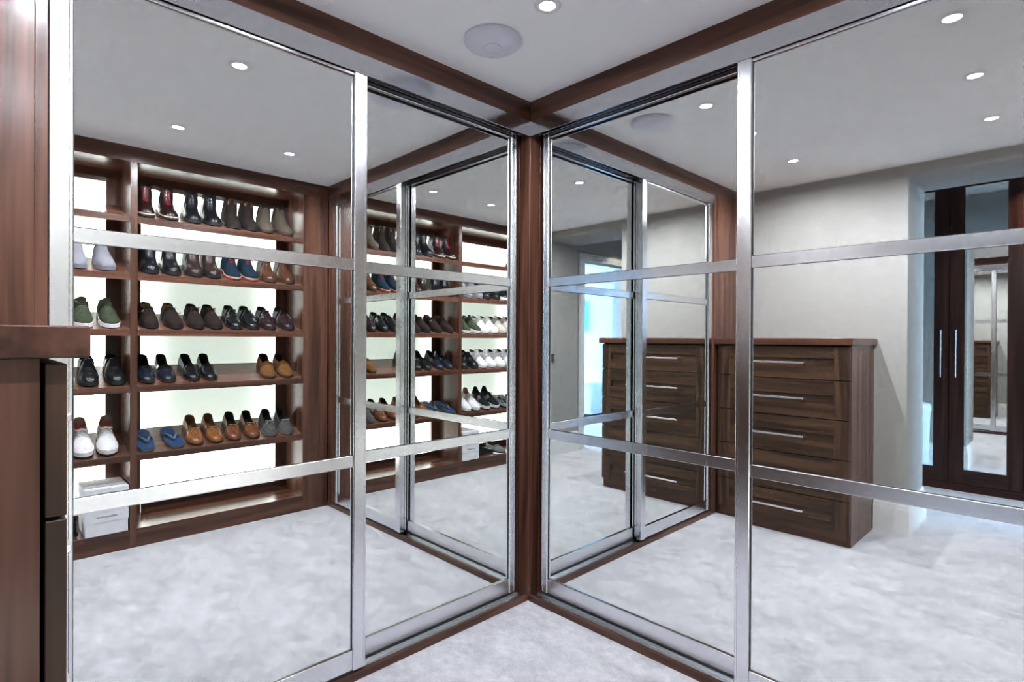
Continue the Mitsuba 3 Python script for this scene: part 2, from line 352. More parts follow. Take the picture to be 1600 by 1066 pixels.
for ya, yb in COLS:
    put(u, 'plinth', cbox(D, D + 0.02, ya, yb, 0, ZP - 0.018), 'wood_along_y')
    put(u, 'bottom_shelf', cbox(D, D + DEP, ya, yb, ZP - 0.018, ZP), 'wood_along_y')
    for z in ZS:
        r_ = math.tan(TILT)
        prof = [(0, z - 0.038), (0, z - 0.001), (0.001, z), (DEP - 0.002, z + (DEP - 0.003) * r_), (DEP - 0.002, z + (DEP - 0.003) * r_ - 0.019), (0.03, z - 0.019), (0.018, z - 0.038)]
        k_ = len(prof); V = np.array([[D + q[0], y_, q[1]] for y_ in (ya + 0.0003, yb - 0.0003) for q in prof])
        F = [[j, (j + 1) % k_, k_ + j] for j in range(k_)] + [[(j + 1) % k_, k_ + (j + 1) % k_, k_ + j] for j in range(k_)]
        F += [[0, 2, 1], [0, 6, 2], [6, 5, 2], [5, 3, 2], [5, 4, 3]]; F += [[a_ + k_, c_ + k_, b_ + k_] for a_, b_, c_ in F[-5:]]
        put(u, 'shelf', trimesh.Trimesh(V, np.array(F), process=False), 'wood_along_y')
    put(u, 'back_rail', cbox(D + DEP - 0.014, D + DEP, ya + 0.074, yb - 0.074, ZP, ZP + 0.065), 'wood_along_y')
    put(u, 'back_post', cbox(D + DEP, D + DEP + 0.018, ya, ya + 0.074, ZP, 2.308), 'wood_upright')
    put(u, 'back_post', cbox(D + DEP, D + DEP + 0.018, yb - 0.074, yb, ZP, 2.308), 'wood_upright')
    put(u, 'head_rail', cbox(D + DEP, D + DEP + 0.018, ya + 0.0742, yb - 0.0742, 2.236, 2.308), 'wood_along_y')
    xp = D + DEP + 0.03
    def panel_fn(p, n, uv, ya=ya, yb=yb):
        edge = lambda d_, s: dr.exp(-dr.maximum(d_, 0) / s)
        e = edge(p.y - ya - 0.074, 0.045) + edge(yb - 0.074 - p.y, 0.045) + 0.8 * edge(2.236 - p.z, 0.12) + 0.9 * edge(p.z - ZP, 0.17)
        return mi.Color3f(0.42, 0.475, 0.42) * PANEL_L + mi.Color3f(1.0, 1.02, 0.98) * (4.6 * PANEL_L) * e
    yb_, ya_ = yb - 0.040, ya + 0.040
    scene[uniq(u + '__light_panel')] = {**mikit.ply(([[xp, ya_, ZP], [xp, yb_, ZP], [xp, yb_, 2.24], [xp, ya_, 2.24]], [[0, 2, 1], [0, 3, 2]]), 'box_card', uv=[[0, 0], [1, 0], [1, 1], [0, 1]]),
                                        'emitter': {'type': 'area', 'radiance': proc(panel_fn), 'sampling_weight': 5.0}}
labels[u + '__light_panel'] = {'label': 'glowing white back panel'}

# ------------------------------------------------------------------ chest of drawers
XE, YF = 0.887, -1.856
c = thing('chest_of_drawers', 'tall walnut chest of five drawers with slim chrome bar handles, against the beige wall', 'chest of drawers')
put(c, 'top', cbox(0.003, 0.906, -E + 0.001, -1.805, 1.232, 1.275, 0.002), 'wood_along_x')
put(c, 'side_panel', cbox(XE - 0.02, XE, -E + 0.001, YF, 0, 1.232), 'wood_upright')
put(c, 'side_panel', cbox(0.004, 0.022, -E + 0.001, YF, 0, 1.232), 'wood_upright')
put(c, 'plinth', cbox(0.022, XE - 0.02, YF - 0.03, YF - 0.002, 0, 0.075), 'wood_along_x')
put(c, 'carcass_back_or_dark_fill', cbox(0.022, XE - 0.02, YF - 0.05, YF - 0.03, 0.05, 1.232, 0), 'black_gasket_and_gap')  # black sheet close behind the drawers, put in for the shade in their gaps
zg = [0.078, 0.279, 0.530, 0.772, 1.014, 1.226]
for z0, z1 in list(zip(zg, zg[1:]))[::-1]:
    a, b = z0 + 0.0025, z1 - 0.0025
    k = uniq(c + '__drawer')
    y0, y1 = YF + 0.005, YF + 0.028
    xs0, xs1, m = 0.026, XE - 0.002, (a + b) / 2
    r0, r1 = m - 0.027, m + 0.027
    s = 0.088
    put(k, 'frame_stile', cbox(xs0, xs0 + s, y0, y1, a, b), 'front_upright'); put(k, 'frame_stile', cbox(xs1 - s, xs1, y0, y1, a, b), 'front_upright')
    put(k, 'frame_rail', cbox(xs0 + s, xs1 - s, y0, y1, a, r0), 'front_along_x'); put(k, 'frame_rail', cbox(xs0 + s, xs1 - s, y0, y1, r1, b), 'front_along_x')
    put(k, 'panel', cbox(xs0 + s - 0.002, xs1 - s + 0.002, y0, y1 - 0.012, r0 - 0.002, r1 + 0.002), 'front_along_x')
    hz, hx0, hx1, hy = m, 0.250, 0.632, y1 + 0.026
    hm = [cbox(hx0, hx1, hy - 0.005, hy + 0.005, hz - 0.006, hz + 0.006, 0.001)] + [cbox(x, x + 0.010, y1 - 0.012, hy, hz - 0.005, hz + 0.005, 0.001) for x in (hx0, hx1 - 0.010)]
    put(k, 'handle', cat(hm), 'chrome', label='slim chrome bar handle')

# ------------------------------------------------------------------ hall: dark wardrobe with mirrored doors, bin, bedroom television
h = thing('hall_wardrobe', 'tall dark brown wardrobe with framed mirror doors and long bar handles, in the hall', 'wardrobe')
put(h, 'plinth', cbox(-0.66, HX, HY1 - 0.03, HY1 - 0.004, 0, 0.062), 'dark_along_x')
put(h, 'carcass', cbox(-0.66, HX, HY1 - 0.60, HY1 - 0.03, 0.0, HB - 0.002, 0), 'dark_upright')
put(h, 'head_rail', cbox(-0.66, HX, HY1 - 0.028, HY1 - 0.004, 2.64, HB - 0.001), 'dark_along_x')
put(h, 'end_filler', cbox(2.026, HX - 0.001, HY1 - 0.028, HY1 - 0.004, 0.062, 2.64), 'dark_upright')
for i, xd in enumerate((0.123, 0.598, 1.073, 1.548)):
    k = uniq(h + '__door')
    a, b, z0, z1 = xd + 0.003, xd + 0.472, 0.066, 2.636
    y0, y1 = HY1 - 0.022, HY1
    s = 0.100
    put(k, 'frame_stile', cbox(a, a + s, y0, y1, z0, z1), 'dark_upright'); put(k, 'frame_stile', cbox(b - s, b, y0, y1, z0, z1), 'dark_upright')
    put(k, 'frame_rail', cbox(a + s, b - s, y0, y1, z0, 0.185), 'dark_along_x'); put(k, 'frame_rail', cbox(a + s, b - s, y0, y1, 2.547, z1), 'dark_along_x')
    put(k, 'mirror_pane', cbox(a + s - 0.002, b - s + 0.002, y1 - 0.010, y1 - 0.006, 0.183, 2.549, 0), 'mirror_glass')
    hx = b - 0.050 if i % 2 == 0 else a + 0.046
    if i in (0, 1, 2, 3):
        hx = (b - 0.050) if i in (1, 3) else (a + 0.046)
    hm = [tube([(hx, y1 + 0.028, 0.955), (hx, y1 + 0.028, 1.355)], 0.0062, 12)] + [tube([(hx, y1 - 0.001, z), (hx, y1 + 0.028, z)], 0.0055, 10) for z in (0.985, 1.325)]
    put(k, 'handle', cat(hm), 'chrome', smooth=40, label='long vertical bar handle')

b = thing('waste_bin', 'round white lidded bin, blue light painted in, in the hall, seen in dark wardrobe mirror', 'bin')
put(b, 'body', lathe([(0.0, 0.0), (0.128, 0.0), (0.134, 0.006), (0.146, 0.56), (0.140, 0.562)], 40).apply_translation([0.665, -3.075, 0]), 'bin_blue_light_tint', smooth=40)
put(b, 'lid', lathe([(0.150, 0.555), (0.153, 0.56), (0.153, 0.62), (0.146, 0.632), (0.10, 0.645), (0.0, 0.652)], 40).apply_translation([0.665, -3.075, 0]), 'bin_blue_light_tint', smooth=40)


tv = thing('television', 'wall-mounted television with a blue glow behind it, in the bedroom seen through the doorway', 'television')
put(tv, 'casing', cbox(3.72, 4.66, -5.16, -5.12, 1.39, 1.90, 0.003), 'black_plastic')
put(tv, 'screen', cbox(3.73, 4.65, -5.1205, -5.1185, 1.405, 1.89, 0.0), 'screen')
put(tv, 'bracket', cbox(4.05, 4.35, -5.1995, -5.16, 1.52, 1.78), 'black_plastic')
put(tv, 'light_strip', cbox(3.735, 3.745, -5.172, -5.161, 1.42, 1.87, 0.0), 'black_plastic', emitter={'type': 'area', 'radiance': rgb(0.2, 9.0, 24.0), 'sampling_weight': 0.5}, label='blue light strip behind the screen')
sb = thing('sideboard', 'long low white sideboard under the television in the bedroom', 'sideboard')
put(sb, 'body', cbox(3.30, 4.90, -5.195, -4.80, 0.10, 0.56), 'white_gloss')
put(sb, 'top', cbox(3.28, 4.92, -5.195, -4.78, 0.56, 0.60), 'white_gloss')
put(sb, 'plinth', cbox(3.34, 4.86, -5.19, -4.84, 0.0, 0.10), 'black_plastic')
fx = thing('wall_fitting', 'small black pronged fitting on the wall reveal of the opening to the hall', 'wall fitting')
put(fx, 'plate', cbox(OX1 - 0.012, OX1 - 0.0005, -2.462, -2.446, 1.012, 1.100), 'black_plastic')
for z_ in (1.020, 1.052, 1.086): put(fx, 'prong', cbox(OX1 - 0.020, OX1 - 0.004, -2.490, -2.458, z_, z_ + 0.013, 0.002), 'black_plastic')
# ------------------------------------------------------------------ shoes
def interp(xs, ys):
    xs, ys = np.asarray(xs, float), np.asarray(ys, float)
    from scipy.interpolate import PchipInterpolator
    return PchipInterpolator(xs, ys)

class Last:
    """The shape of one shoe: x runs from the heel (0) to the toe (L), y to the side, z up. side=+1 left foot, -1 right foot."""
    def __init__(self, L=0.280, ball=0.0490, heel=0.0355, sole=0.012, toe_pow=2.3, ridge=None, collar=None, s_open=0.45, open_w=0.70, a=2.0, b=2.2, rake=0.0, waist=0.034):
        self.L, self.sole, self.s_open, self.open_w, self.a, self.b, self.rake = L, sole, s_open, open_w, a, b, rake
        self.hw = interp([0, 0.12, 0.36, 0.50, 0.68, 0.82, 1.0], [heel, heel + 0.001, waist, (waist + ball) / 2 + 0.001, ball, ball * 0.95, ball * 0.86])
        self.tp = toe_pow
        self.cy = interp([0, 0.3, 0.6, 0.85, 1.0], [0, -0.002, 0.001, 0.004, 0.001])
        self.ridge = interp(*zip(*ridge)); self.collar = interp(*zip(*collar))
    def w(self, s):
        w = float(self.hw(s))
        if s < 0.13: w *= math.sqrt(max(0.0, 1 - (1 - s / 0.13) ** 2))
        if s > 0.68: w *= max(0.0, 1 - ((s - 0.68) / 0.32) ** self.tp) ** (1 / 2.1)
        return max(w, 0.0006) if s > 0 else 1e-6
    def x(self, s, z=0.0): return s * self.L + self.rake * max(0.0, z - 0.05) * max(0.0, 1 - s / 0.5)
    def z_at(self, s, y):
        """Height of the closed upper above y (from the centre line)."""
        w = self.w(s); zt = float(self.ridge(s))
        q = min(abs(y) / w, 1.0)
        return self.sole + (zt - self.sole) * (1 - q ** self.b) ** (1 / self.a)
    def pt(self, s, y, lift=0.0, side=1):
        z = self.z_at(s, y)
        return np.array([self.x(s, z), side * (y + float(self.cy(s))), z + lift])

    def build(self, side, lining_top=0.006):
        S = np.unique(np.concatenate([np.linspace(0, 0.10, 6), np.linspace(0.10, self.s_open, 9), [self.s_open + 0.012], np.linspace(self.s_open + 0.03, 0.72, 9), 1 - np.linspace(0.28 ** 0.5, 0, 11) ** 2]))
        no, ni = 8, 9
        rows, op = [], []
        for s in S:
            w, c, zs = self.w(s), float(self.cy(s)), self.sole
            row = []
            if s <= self.s_open + 1e-9:
                zc = float(self.collar(s)); wo = w * self.open_w
                left = []
                for k in range(no):
                    t = k / (no - 1)
                    y = wo + (w - wo) * (1 - t ** 2.2) + 0.0018 * math.sin(math.pi * min(1, t * 1.2)) * min(1, w / 0.03)
                    left.append((y, zs + (zc - zs) * t))
                wi = max(wo - 0.0035, 0.0002)
                inner = []
                for k in range(ni):
                    t = 2 * k / (ni - 1) - 1       # 1 .. -1 from left to right
                    q = abs(t)
                    zi = zs + 0.008 + (zc - zs - 0.010) * max(0.0, (q - 0.62) / 0.38) ** 0.8
                    yi = min(w * 0.8, wi * 1.05) * (q / 0.62) if q < 0.62 else min(w * 0.8, wi * 1.05) + (wi - min(w * 0.8, wi * 1.05)) * (q - 0.62) / 0.38
                    inner.append((-math.copysign(yi, t), zi))
                row = left + inner + [(-y, z) for y, z in left[::-1]]
                # the left side is +y: inner runs from +y to -y
                row[no:no + ni] = [(-y, z) for y, z in inner]
                row[no:no + ni] = sorted(row[no:no + ni], key=lambda q: -q[0])
                op.append(True)
            else:
                zt = float(self.ridge(s))
                N = 2 * no + ni
                for k in range(N):
                    th = math.pi * k / (N - 1)
                    cy_, sy_ = math.cos(th), math.sin(th)
                    y = w * math.copysign(abs(cy_) ** (2 / self.b), cy_); z = zs + (zt - zs) * sy_ ** (2 / self.a)
                    row.append((y, z))
                op.append(False)
            rows.append([[self.x(s, z), side * (y + c), z] for y, z in row])
        V = np.array(rows).reshape(-1, 3); N = 2 * no + ni
        up, ln = [], []
        for i in range(len(S) - 1):
            for j in range(N - 1):
                a, b, c_, d_ = i * N + j, i * N + j + 1, (i + 1) * N + j, (i + 1) * N + j + 1
                tri = [[a, c_, b], [b, c_, d_]] if side < 0 else [[a, b, c_], [b, d_, c_]]
                (ln if (op[i] and no <= j < no + ni - 1 or (op[i] and j in (no - 1, no + ni - 1) and False)) else up).extend(tri)
        def part(F):
            m = trimesh.Trimesh(V, np.array(F), process=False); m.remove_unreferenced_vertices(); return m
        return part(up), part(ln)

    def make_sole(self, side, t=None, margin=0.003, heel=0.0, spring=0.006, top=None):
        """The sole as one loft; heel: height of a separate heel block's breast (0: flat wedge)."""
        zt = self.sole + 0.001 if top is None else top
        S = np.unique(np.concatenate([[0, 0.01, 0.03, 0.06, 0.1], np.linspace(0.13, 0.72, 16), 1 - np.linspace(0.28 ** 0.5, 0, 10) ** 2]))
        rows = []
        for s in S:
            w = self.w(s) + margin; c = float(self.cy(s))
            x = s * self.L + (margin if s == 1 else (-margin if s == 0 else 0))
            zb = 0.0
            if heel > 0: zb = heel * smooth01((s - 0.285) / 0.012) * (1 - smooth01((s - 0.36) / 0.28))
            zb += spring * max(0, (s - 0.80) / 0.20) ** 1.7
            zb = min(zb, zt - 0.003)
            tp = zt + 0.5 * spring * max(0, (s - 0.80) / 0.20) ** 1.7
            rows.append([[x, side * (w + c), zb], [x, side * (w + c), tp], [x, side * (-w + c), tp], [x, side * (-w + c), zb]])
        V = np.array(rows).reshape(-1, 3); F = []
        for i in range(len(S) - 1):
            for j in range(4):
                a, b, c_, d_ = i * 4 + j, i * 4 + (j + 1) % 4, (i + 1) * 4 + j, (i + 1) * 4 + (j + 1) % 4
                F += [[a, b, c_], [b, d_, c_]] if side > 0 else [[a, c_, b], [b, c_, d_]]
        for base, fl in ((0, side > 0), ((len(S) - 1) * 4, side < 0)):
            q = [[base, base + 2, base + 1], [base, base + 3, base + 2]]
            F += q if fl else [t_[::-1] for t_ in q]
        return trimesh.Trimesh(V, np.array(F), process=False)

    def laces(self, side, s0, s1, n, half=0.015, r=0.0016, bow=False):
        """Crossing laces over the throat, each bar a tube on the upper."""
        out = []
        for k in range(n):
            s = s0 + (s1 - s0) * k / max(1, n - 1); ds = 0.35 * (s1 - s0) / n
            h = half * (1.15 - 0.35 * k / max(1, n - 1))
            ys = np.linspace(-h, h, 6)
            out.append(tube([self.pt(s - ds * (1 if k % 2 else -1) * (q / h) * 0.5, q, r * 0.8, side) for q in ys], r, 6))
        if bow:
            b0 = self.pt(s0 - 0.005, 0, 0.002, side)
            for sg in (-1, 1):
                lp = [b0 + np.array([0.004 + 0.018 * math.sin(t) * 0.9, sg * (0.020 * (1 - math.cos(t)) * 0.75), 0.007 * math.sin(t)]) for t in np.linspace(0.1, 2 * math.pi - 0.5, 12)]
                out.append(tube(lp, r * 0.9, 5))
                out.append(tube([b0, b0 + np.array([0.018, sg * 0.014, 0.002]), b0 + np.array([0.034, sg * 0.026, -0.012])], r * 0.9, 5))
        return cat(out)

    def band(self, side, s0, s1, q0, q1, lift=0.0018, n=14, m=3):
        """A strap or patch following the upper between lengths s0..s1 and across from q0 to q1 (fractions of the half width)."""
        rows = []
        for i in range(m):
            s = s0 + (s1 - s0) * i / (m - 1); w = self.w(s)
            for j in range(n):
                q = q0 + (q1 - q0) * j / (n - 1)
                p = self.pt(s, q * w * 0.995, 0, side)
                nz = np.array([0, side * q * 1.2, 1.0 - 0.6 * abs(q)]); nz /= np.linalg.norm(nz)
                rows.append(p + nz * lift)
        V = np.array(rows); k = len(V); U = V - np.array([0, 0, lift * 1.6])
        F = []
        for i in range(m - 1):
            for j in range(n - 1):
                a, b, c_, d_ = i * n + j, i * n + j + 1, (i + 1) * n + j, (i + 1) * n + j + 1
                F += [[a, c_, b], [b, c_, d_], [k + a, k + b, k + c_], [k + b, k + d_, k + c_]]
        edge = [j for j in range(n)] + [i * n + n - 1 for i in range(1, m)] + [(m - 1) * n + j for j in range(n - 2, -1, -1)] + [i * n for i in range(m - 2, 0, -1)]
        for a, b in zip(edge, edge[1:] + edge[:1]): F += [[a, b, k + a], [b, k + b, k + a]]
        return trimesh.Trimesh(np.vstack([V, U]), np.array(F), process=False)

def smooth01(t):
    t = min(max(t, 0.0), 1.0); return t * t * (3 - 2 * t)

LOW = dict(collar=[(0, 0.082), (0.10, 0.078), (0.25, 0.062), (0.36, 0.066), (0.47, 0.084)])
LASTS = {
    'loafer': Last(sole=0.013, s_open=0.49, open_w=0.80, toe_pow=3.3, ridge=[(0, 0.08), (0.45, 0.082), (0.52, 0.080), (0.60, 0.069), (0.72, 0.055), (0.88, 0.044), (0.96, 0.033), (1, 0.018)],
                   collar=[(0, 0.086), (0.08, 0.083), (0.22, 0.066), (0.36, 0.062), (0.49, 0.072)]),
    'slipper': Last(sole=0.010, s_open=0.56, open_w=0.76, toe_pow=3.2, ridge=[(0, 0.08), (0.5, 0.072), (0.58, 0.070), (0.66, 0.060), (0.76, 0.050), (0.88, 0.042), (0.96, 0.032), (1, 0.016)],
                    collar=[(0, 0.088), (0.08, 0.085), (0.22, 0.066), (0.40, 0.056), (0.56, 0.060)]),
    'derby': Last(sole=0.017, s_open=0.36, open_w=0.80, toe_pow=2.9, ridge=[(0, 0.09), (0.32, 0.098), (0.40, 0.096), (0.52, 0.082), (0.64, 0.066), (0.76, 0.056), (0.88, 0.049), (0.96, 0.038), (1, 0.022)],
                  collar=[(0, 0.090), (0.08, 0.087), (0.2, 0.073), (0.30, 0.080), (0.36, 0.092)]),
    'sneaker': Last(sole=0.026, s_open=0.35, open_w=0.80, toe_pow=3.7, ball=0.0485, ridge=[(0, 0.1), (0.31, 0.112), (0.38, 0.112), (0.50, 0.097), (0.62, 0.079), (0.72, 0.066), (0.86, 0.058), (0.95, 0.046), (1, 0.030)],
                    collar=[(0, 0.096), (0.08, 0.094), (0.2, 0.084), (0.28, 0.093), (0.35, 0.108)]),
    'runner': Last(L=0.272, sole=0.032, s_open=0.33, open_w=0.80, toe_pow=3.2, ball=0.0490, heel=0.037, ridge=[(0, 0.1), (0.29, 0.112), (0.37, 0.110), (0.50, 0.096), (0.62, 0.080), (0.74, 0.068), (0.86, 0.059), (0.95, 0.047), (1, 0.034)],
                   collar=[(0, 0.138), (0.05, 0.132), (0.10, 0.112), (0.18, 0.098), (0.27, 0.100), (0.33, 0.108)]),
    'boot': Last(L=0.257, sole=0.022, s_open=0.40, open_w=0.80, toe_pow=3.2, heel=0.036, waist=0.038, ridge=[(0, 0.17), (0.38, 0.178), (0.42, 0.166), (0.47, 0.135), (0.53, 0.104), (0.62, 0.079), (0.74, 0.067), (0.86, 0.060), (0.95, 0.048), (1, 0.028)],
                 collar=[(0, 0.178), (0.2, 0.176), (0.40, 0.178)], a=1.8, b=2.1),
    'chelsea': Last(L=0.257, sole=0.020, s_open=0.40, open_w=0.80, toe_pow=2.9, heel=0.035, waist=0.038, ridge=[(0, 0.165), (0.38, 0.170), (0.42, 0.158), (0.47, 0.128), (0.54, 0.098), (0.62, 0.078), (0.74, 0.064), (0.86, 0.055), (0.95, 0.043), (1, 0.025)],
                    collar=[(0, 0.170), (0.1, 0.166), (0.2, 0.158), (0.30, 0.166), (0.40, 0.170)], a=1.8, b=2.1),
    'chukka': Last(L=0.275, sole=0.018, s_open=0.38, open_w=0.74, toe_pow=2.9, heel=0.034, ridge=[(0, 0.12), (0.36, 0.128), (0.42, 0.124), (0.50, 0.102), (0.60, 0.078), (0.74, 0.061), (0.86, 0.053), (0.95, 0.042), (1, 0.024)],
                   collar=[(0, 0.124), (0.2, 0.116), (0.38, 0.126)]),
}

def leather(name, c, gloss=True):
    if gloss: plastic(name, c, 0.27, 0.45, clearcoat=0.2, clearcoat_gloss=0.9)
    else: plastic(name, c, 0.85, 0.12, sheen=0.15, sheen_tint=0.8)
PAL = {'oxblood_leather': ((0.010, 0.0038, 0.0038), 1), 'black_leather': ((0.004, 0.0045, 0.006), 1), 'brown_black_suede': ((0.016, 0.012, 0.010), 0), 'taupe_suede': ((0.070, 0.056, 0.042), 0),
       'dark_brown_leather': ((0.020, 0.0110, 0.0100), 1), 'navy_nubuck': ((0.0065, 0.015, 0.025), 0), 'chestnut_leather': ((0.058, 0.022, 0.011), 1), 'brown_suede': ((0.017, 0.0105, 0.0095), 0),
       'burgundy_leather': ((0.018, 0.0080, 0.0105), 1), 'ink_leather': ((0.008, 0.011, 0.020), 1), 'tan_suede': ((0.140, 0.064, 0.022), 0), 'tan_leather': ((0.200, 0.074, 0.024), 1),
       'cognac_leather': ((0.135, 0.045, 0.018), 1), 'grey_suede': ((0.075, 0.073, 0.073), 0), 'grey_leather': ((0.17, 0.17, 0.195), 0), 'olive_suede': ((0.036, 0.044, 0.026), 0),
       'white_leather': ((0.72, 0.72, 0.74), 1), 'white_knit': ((0.70, 0.68, 0.70), 0), 'stone_knit': ((0.33, 0.31, 0.28), 0), 'stone_canvas': ((0.46, 0.42, 0.37), 0), 'black_knit': ((0.010, 0.011, 0.012), 0),
       'blue_rubber': ((0.022, 0.044, 0.105), 0), 'steel_blue_rubber': ((0.080, 0.115, 0.150), 0), 'grey_rubber': ((0.13, 0.14, 0.14), 0)}
for n_, (c_, g_) in PAL.items(): leather(n_, c_, g_)
plastic('white_rubber', (0.72, 0.71, 0.70), 0.45)
plastic('black_rubber', (0.014, 0.014, 0.015), 0.5)
plastic('brown_rubber', (0.050, 0.028, 0.018), 0.5)
plastic('cream_welt', (0.42, 0.34, 0.24), 0.6)
plastic('red_rubber', (0.32, 0.045, 0.030), 0.5)
plastic('dark_liner', (0.018, 0.015, 0.014), 0.8, 0.2)
plastic('tan_liner', (0.150, 0.080, 0.035), 0.7, 0.2)
plastic('orange_liner', (0.62, 0.085, 0.030), 0.7, 0.2)
plastic('pale_liner', (0.30, 0.29, 0.27), 0.8, 0.2)
plastic('red_lace', (0.36, 0.016, 0.028), 0.8, 0.2)
plastic('black_lace', (0.012, 0.012, 0.014), 0.7, 0.2)
plastic('brown_lace', (0.070, 0.036, 0.024), 0.7, 0.2)
plastic('tan_lace', (0.30, 0.15, 0.07), 0.7, 0.2)
plastic('white_lace', (0.66, 0.66, 0.68), 0.7, 0.2)
plastic('grey_lace', (0.26, 0.26, 0.29), 0.7, 0.2)
plastic('olive_lace', (0.13, 0.15, 0.10), 0.7, 0.2)
plastic('elastic', (0.013, 0.012, 0.012), 0.9, 0.1)

def shoe_parts(kind, up, sole, lin, side, opt):
    """[(part name, mesh, material, smoothing angle)] of one shoe standing at the origin, toe towards +x."""
    if kind == 'flipflop': return flipflop(up, sole, side)
    la = LASTS[kind]; out = []
    u_, l_ = la.build(side)
    def split(m, keep):
        c_ = m.triangles_center; k_ = keep(c_)
        a_, b_ = m.copy(), m.copy()
        a_.update_faces(k_); b_.update_faces(~k_); a_.remove_unreferenced_vertices(); b_.remove_unreferenced_vertices()
        return a_, b_
    if opt.get('rear'):
        f_, r_ = split(u_, lambda c: c[:, 0] > la.L * (0.50 - 0.9 * np.maximum(0, 0.075 - c[:, 2])))
        out += [('upper', f_, up, 45), ('quarter', r_, opt['rear'], 45)]
        if kind == 'runner':
            hi_, lo_ = split(l_, lambda c: (c[:, 2] > 0.072) & (c[:, 0] < la.L * 0.2))
            out += [('heel_tab', hi_, opt['rear'], 50), ('lining', lo_, lin, 50)]
        else: out.append(('lining', l_, lin, 50))
    else: out += [('upper', u_, up, 45), ('lining', l_, lin, 50)]
    heel = {'derby': 0.011, 'boot': 0.013, 'chelsea': 0.013, 'chukka': 0.010, 'loafer': 0.008}.get(kind, 0.0)
    mg = {'sneaker': 0.0025, 'runner': 0.003}.get(kind, 0.0032)
    if kind == 'runner':
        out.append(('midsole', la.make_sole(side, margin=0.003, top=0.036, spring=0.010), sole, 35))
        tipm = la.make_sole(side, margin=0.0045, top=0.009, spring=0.012)
        out.append(('outsole', tipm, 'black_rubber', 35))
    elif opt.get('welt'):
        out.append(('sole', la.make_sole(side, margin=mg, heel=heel, top=la.sole - 0.004), sole, 35))
        w_ = la.make_sole(side, margin=mg + 0.0008, top=la.sole + 0.002, spring=0.006)
        w_.vertices[:, 2] = np.maximum(w_.vertices[:, 2], la.sole - 0.0042)
        out.append(('welt', w_, opt['welt'], 35))
    else:
        out.append(('sole', la.make_sole(side, margin=mg, heel=heel), sole, 35))
    if opt.get('lace'):
        s0, s1, n_ = {'derby': (0.42, 0.58, 4), 'sneaker': (0.42, 0.68, 6), 'runner': (0.42, 0.64, 5), 'boot': (0.42, 0.60, 6), 'chukka': (0.43, 0.54, 3), 'loafer': (0.53, 0.58, 2), 'slipper': (0.60, 0.64, 2)}[kind]
        out.append(('laces', la.laces(side, s0, s1, n_, half=0.016, r=opt.get('lr', 0.0019), bow=opt.get('bow', True)), opt['lace'], 60))
    if kind in ('loafer', 'slipper') and opt.get('strap'):
        out.append(('strap', la.band(side, 0.545, 0.625, -0.92, 0.92, 0.002), opt['strap'], 40))
    if opt.get('apron'):
        s_ = np.linspace(0.60, 0.90, 9); e = [(a_, 0.60 - 0.35 * ((a_ - 0.60) / 0.30) ** 3) for a_ in s_]
        pts = [la.pt(a_, q_ * la.w(a_), 0.001, side) for a_, q_ in e] + [la.pt(0.93, q_ * la.w(0.93), 0.001, side) for q_ in (0.12, 0, -0.12)] + [la.pt(a_, -q_ * la.w(a_), 0.001, side) for a_, q_ in e[::-1]]
        out.append(('apron_seam', tube(pts, 0.0017, 6), opt['apron'], 60))
    if opt.get('weave'):
        bars = []
        for k in range(7):
            s_ = 0.63 + 0.042 * k; w_ = la.w(s_)
            bars.append(la.band(side, s_, s_ + 0.028, -0.62 + 0.05 * k, 0.62 - 0.05 * k, 0.0016, 9, 2))
        for k_, bm in enumerate(bars): out.append(('woven_strip', bm, up, 40))
    if opt.get('cap'):
        s_ = 0.80
        out.append(('toe_cap', la.band(side, 0.795, 0.925, -0.97, 0.97, 0.0013, 17, 7), up, 40))
    if opt.get('monk'):
        for k_, s_ in enumerate((0.47, 0.57)[:opt['monk']]):
            out.append(('strap', la.band(side, s_, s_ + 0.062, -0.97, 0.97, 0.0024), up, 40))
            q_ = 0.74; p = la.pt(s_ + 0.031, q_ * la.w(s_), 0.006, side)
            ring = [p + np.array([0.010 * math.cos(t_) * 1.0, side * 0.004 * math.sin(t_) * 1.2, 0.009 * math.sin(t_) * -0.9]) for t_ in np.linspace(0, 2 * math.pi, 13)[:-1]]
            out.append(('buckle', tube(ring, 0.0016, 6, True), 'chrome', 60))
            tip = [la.pt(s_ + 0.031, 0.90 * la.w(s_), 0.004, side) + np.array([0, side * v, 0.010 * math.sin(v * 110)]) for v in (0.0, 0.005, 0.011, 0.018)]
            out.append(('strap_end', tube(tip, 0.0055, 8, flat=0.25), up, 60))
    if opt.get('stripes'):
        for k_ in range(3):
            s_ = 0.40 + 0.055 * k_
            for sg in (1, -1):
                a_ = [la.pt(s_ + 0.05 * (1 - t_), sg * la.w(s_) * (0.62 + 0.36 * t_), 0.0012, side) for t_ in np.linspace(0, 1, 5)]
                out.append(('stripe', tube(a_, 0.0045, 6, flat=0.5), 'white_rubber', 60))
    if opt.get('gore'):
        for sg in (1, -1):
            V = []
            for t_ in np.linspace(0, 1, 6):
                for q_ in (-1, 1):
                    s_ = 0.22 + q_ * 0.075 * (0.35 + 0.65 * t_); z_ = 0.075 + 0.080 * t_
                    w_ = la.w(s_); tt = (z_ - la.sole) / (float(la.collar(s_)) - la.sole); wo = w_ * la.open_w
                    y_ = wo + (w_ - wo) * (1 - tt ** 2.2) + 0.0018 * math.sin(math.pi * min(1, tt * 1.2)) + 0.0009
                    V.append([s_ * la.L, side * (sg * y_ + float(la.cy(s_))), z_])
            F = []
            for i in range(5): F += [[2 * i, 2 * i + 1, 2 * i + 2], [2 * i + 1, 2 * i + 3, 2 * i + 2]]
            out.append(('elastic_gusset', trimesh.Trimesh(np.array(V), np.array(F + [f_[::-1] for f_ in F]), process=False), 'elastic', False))
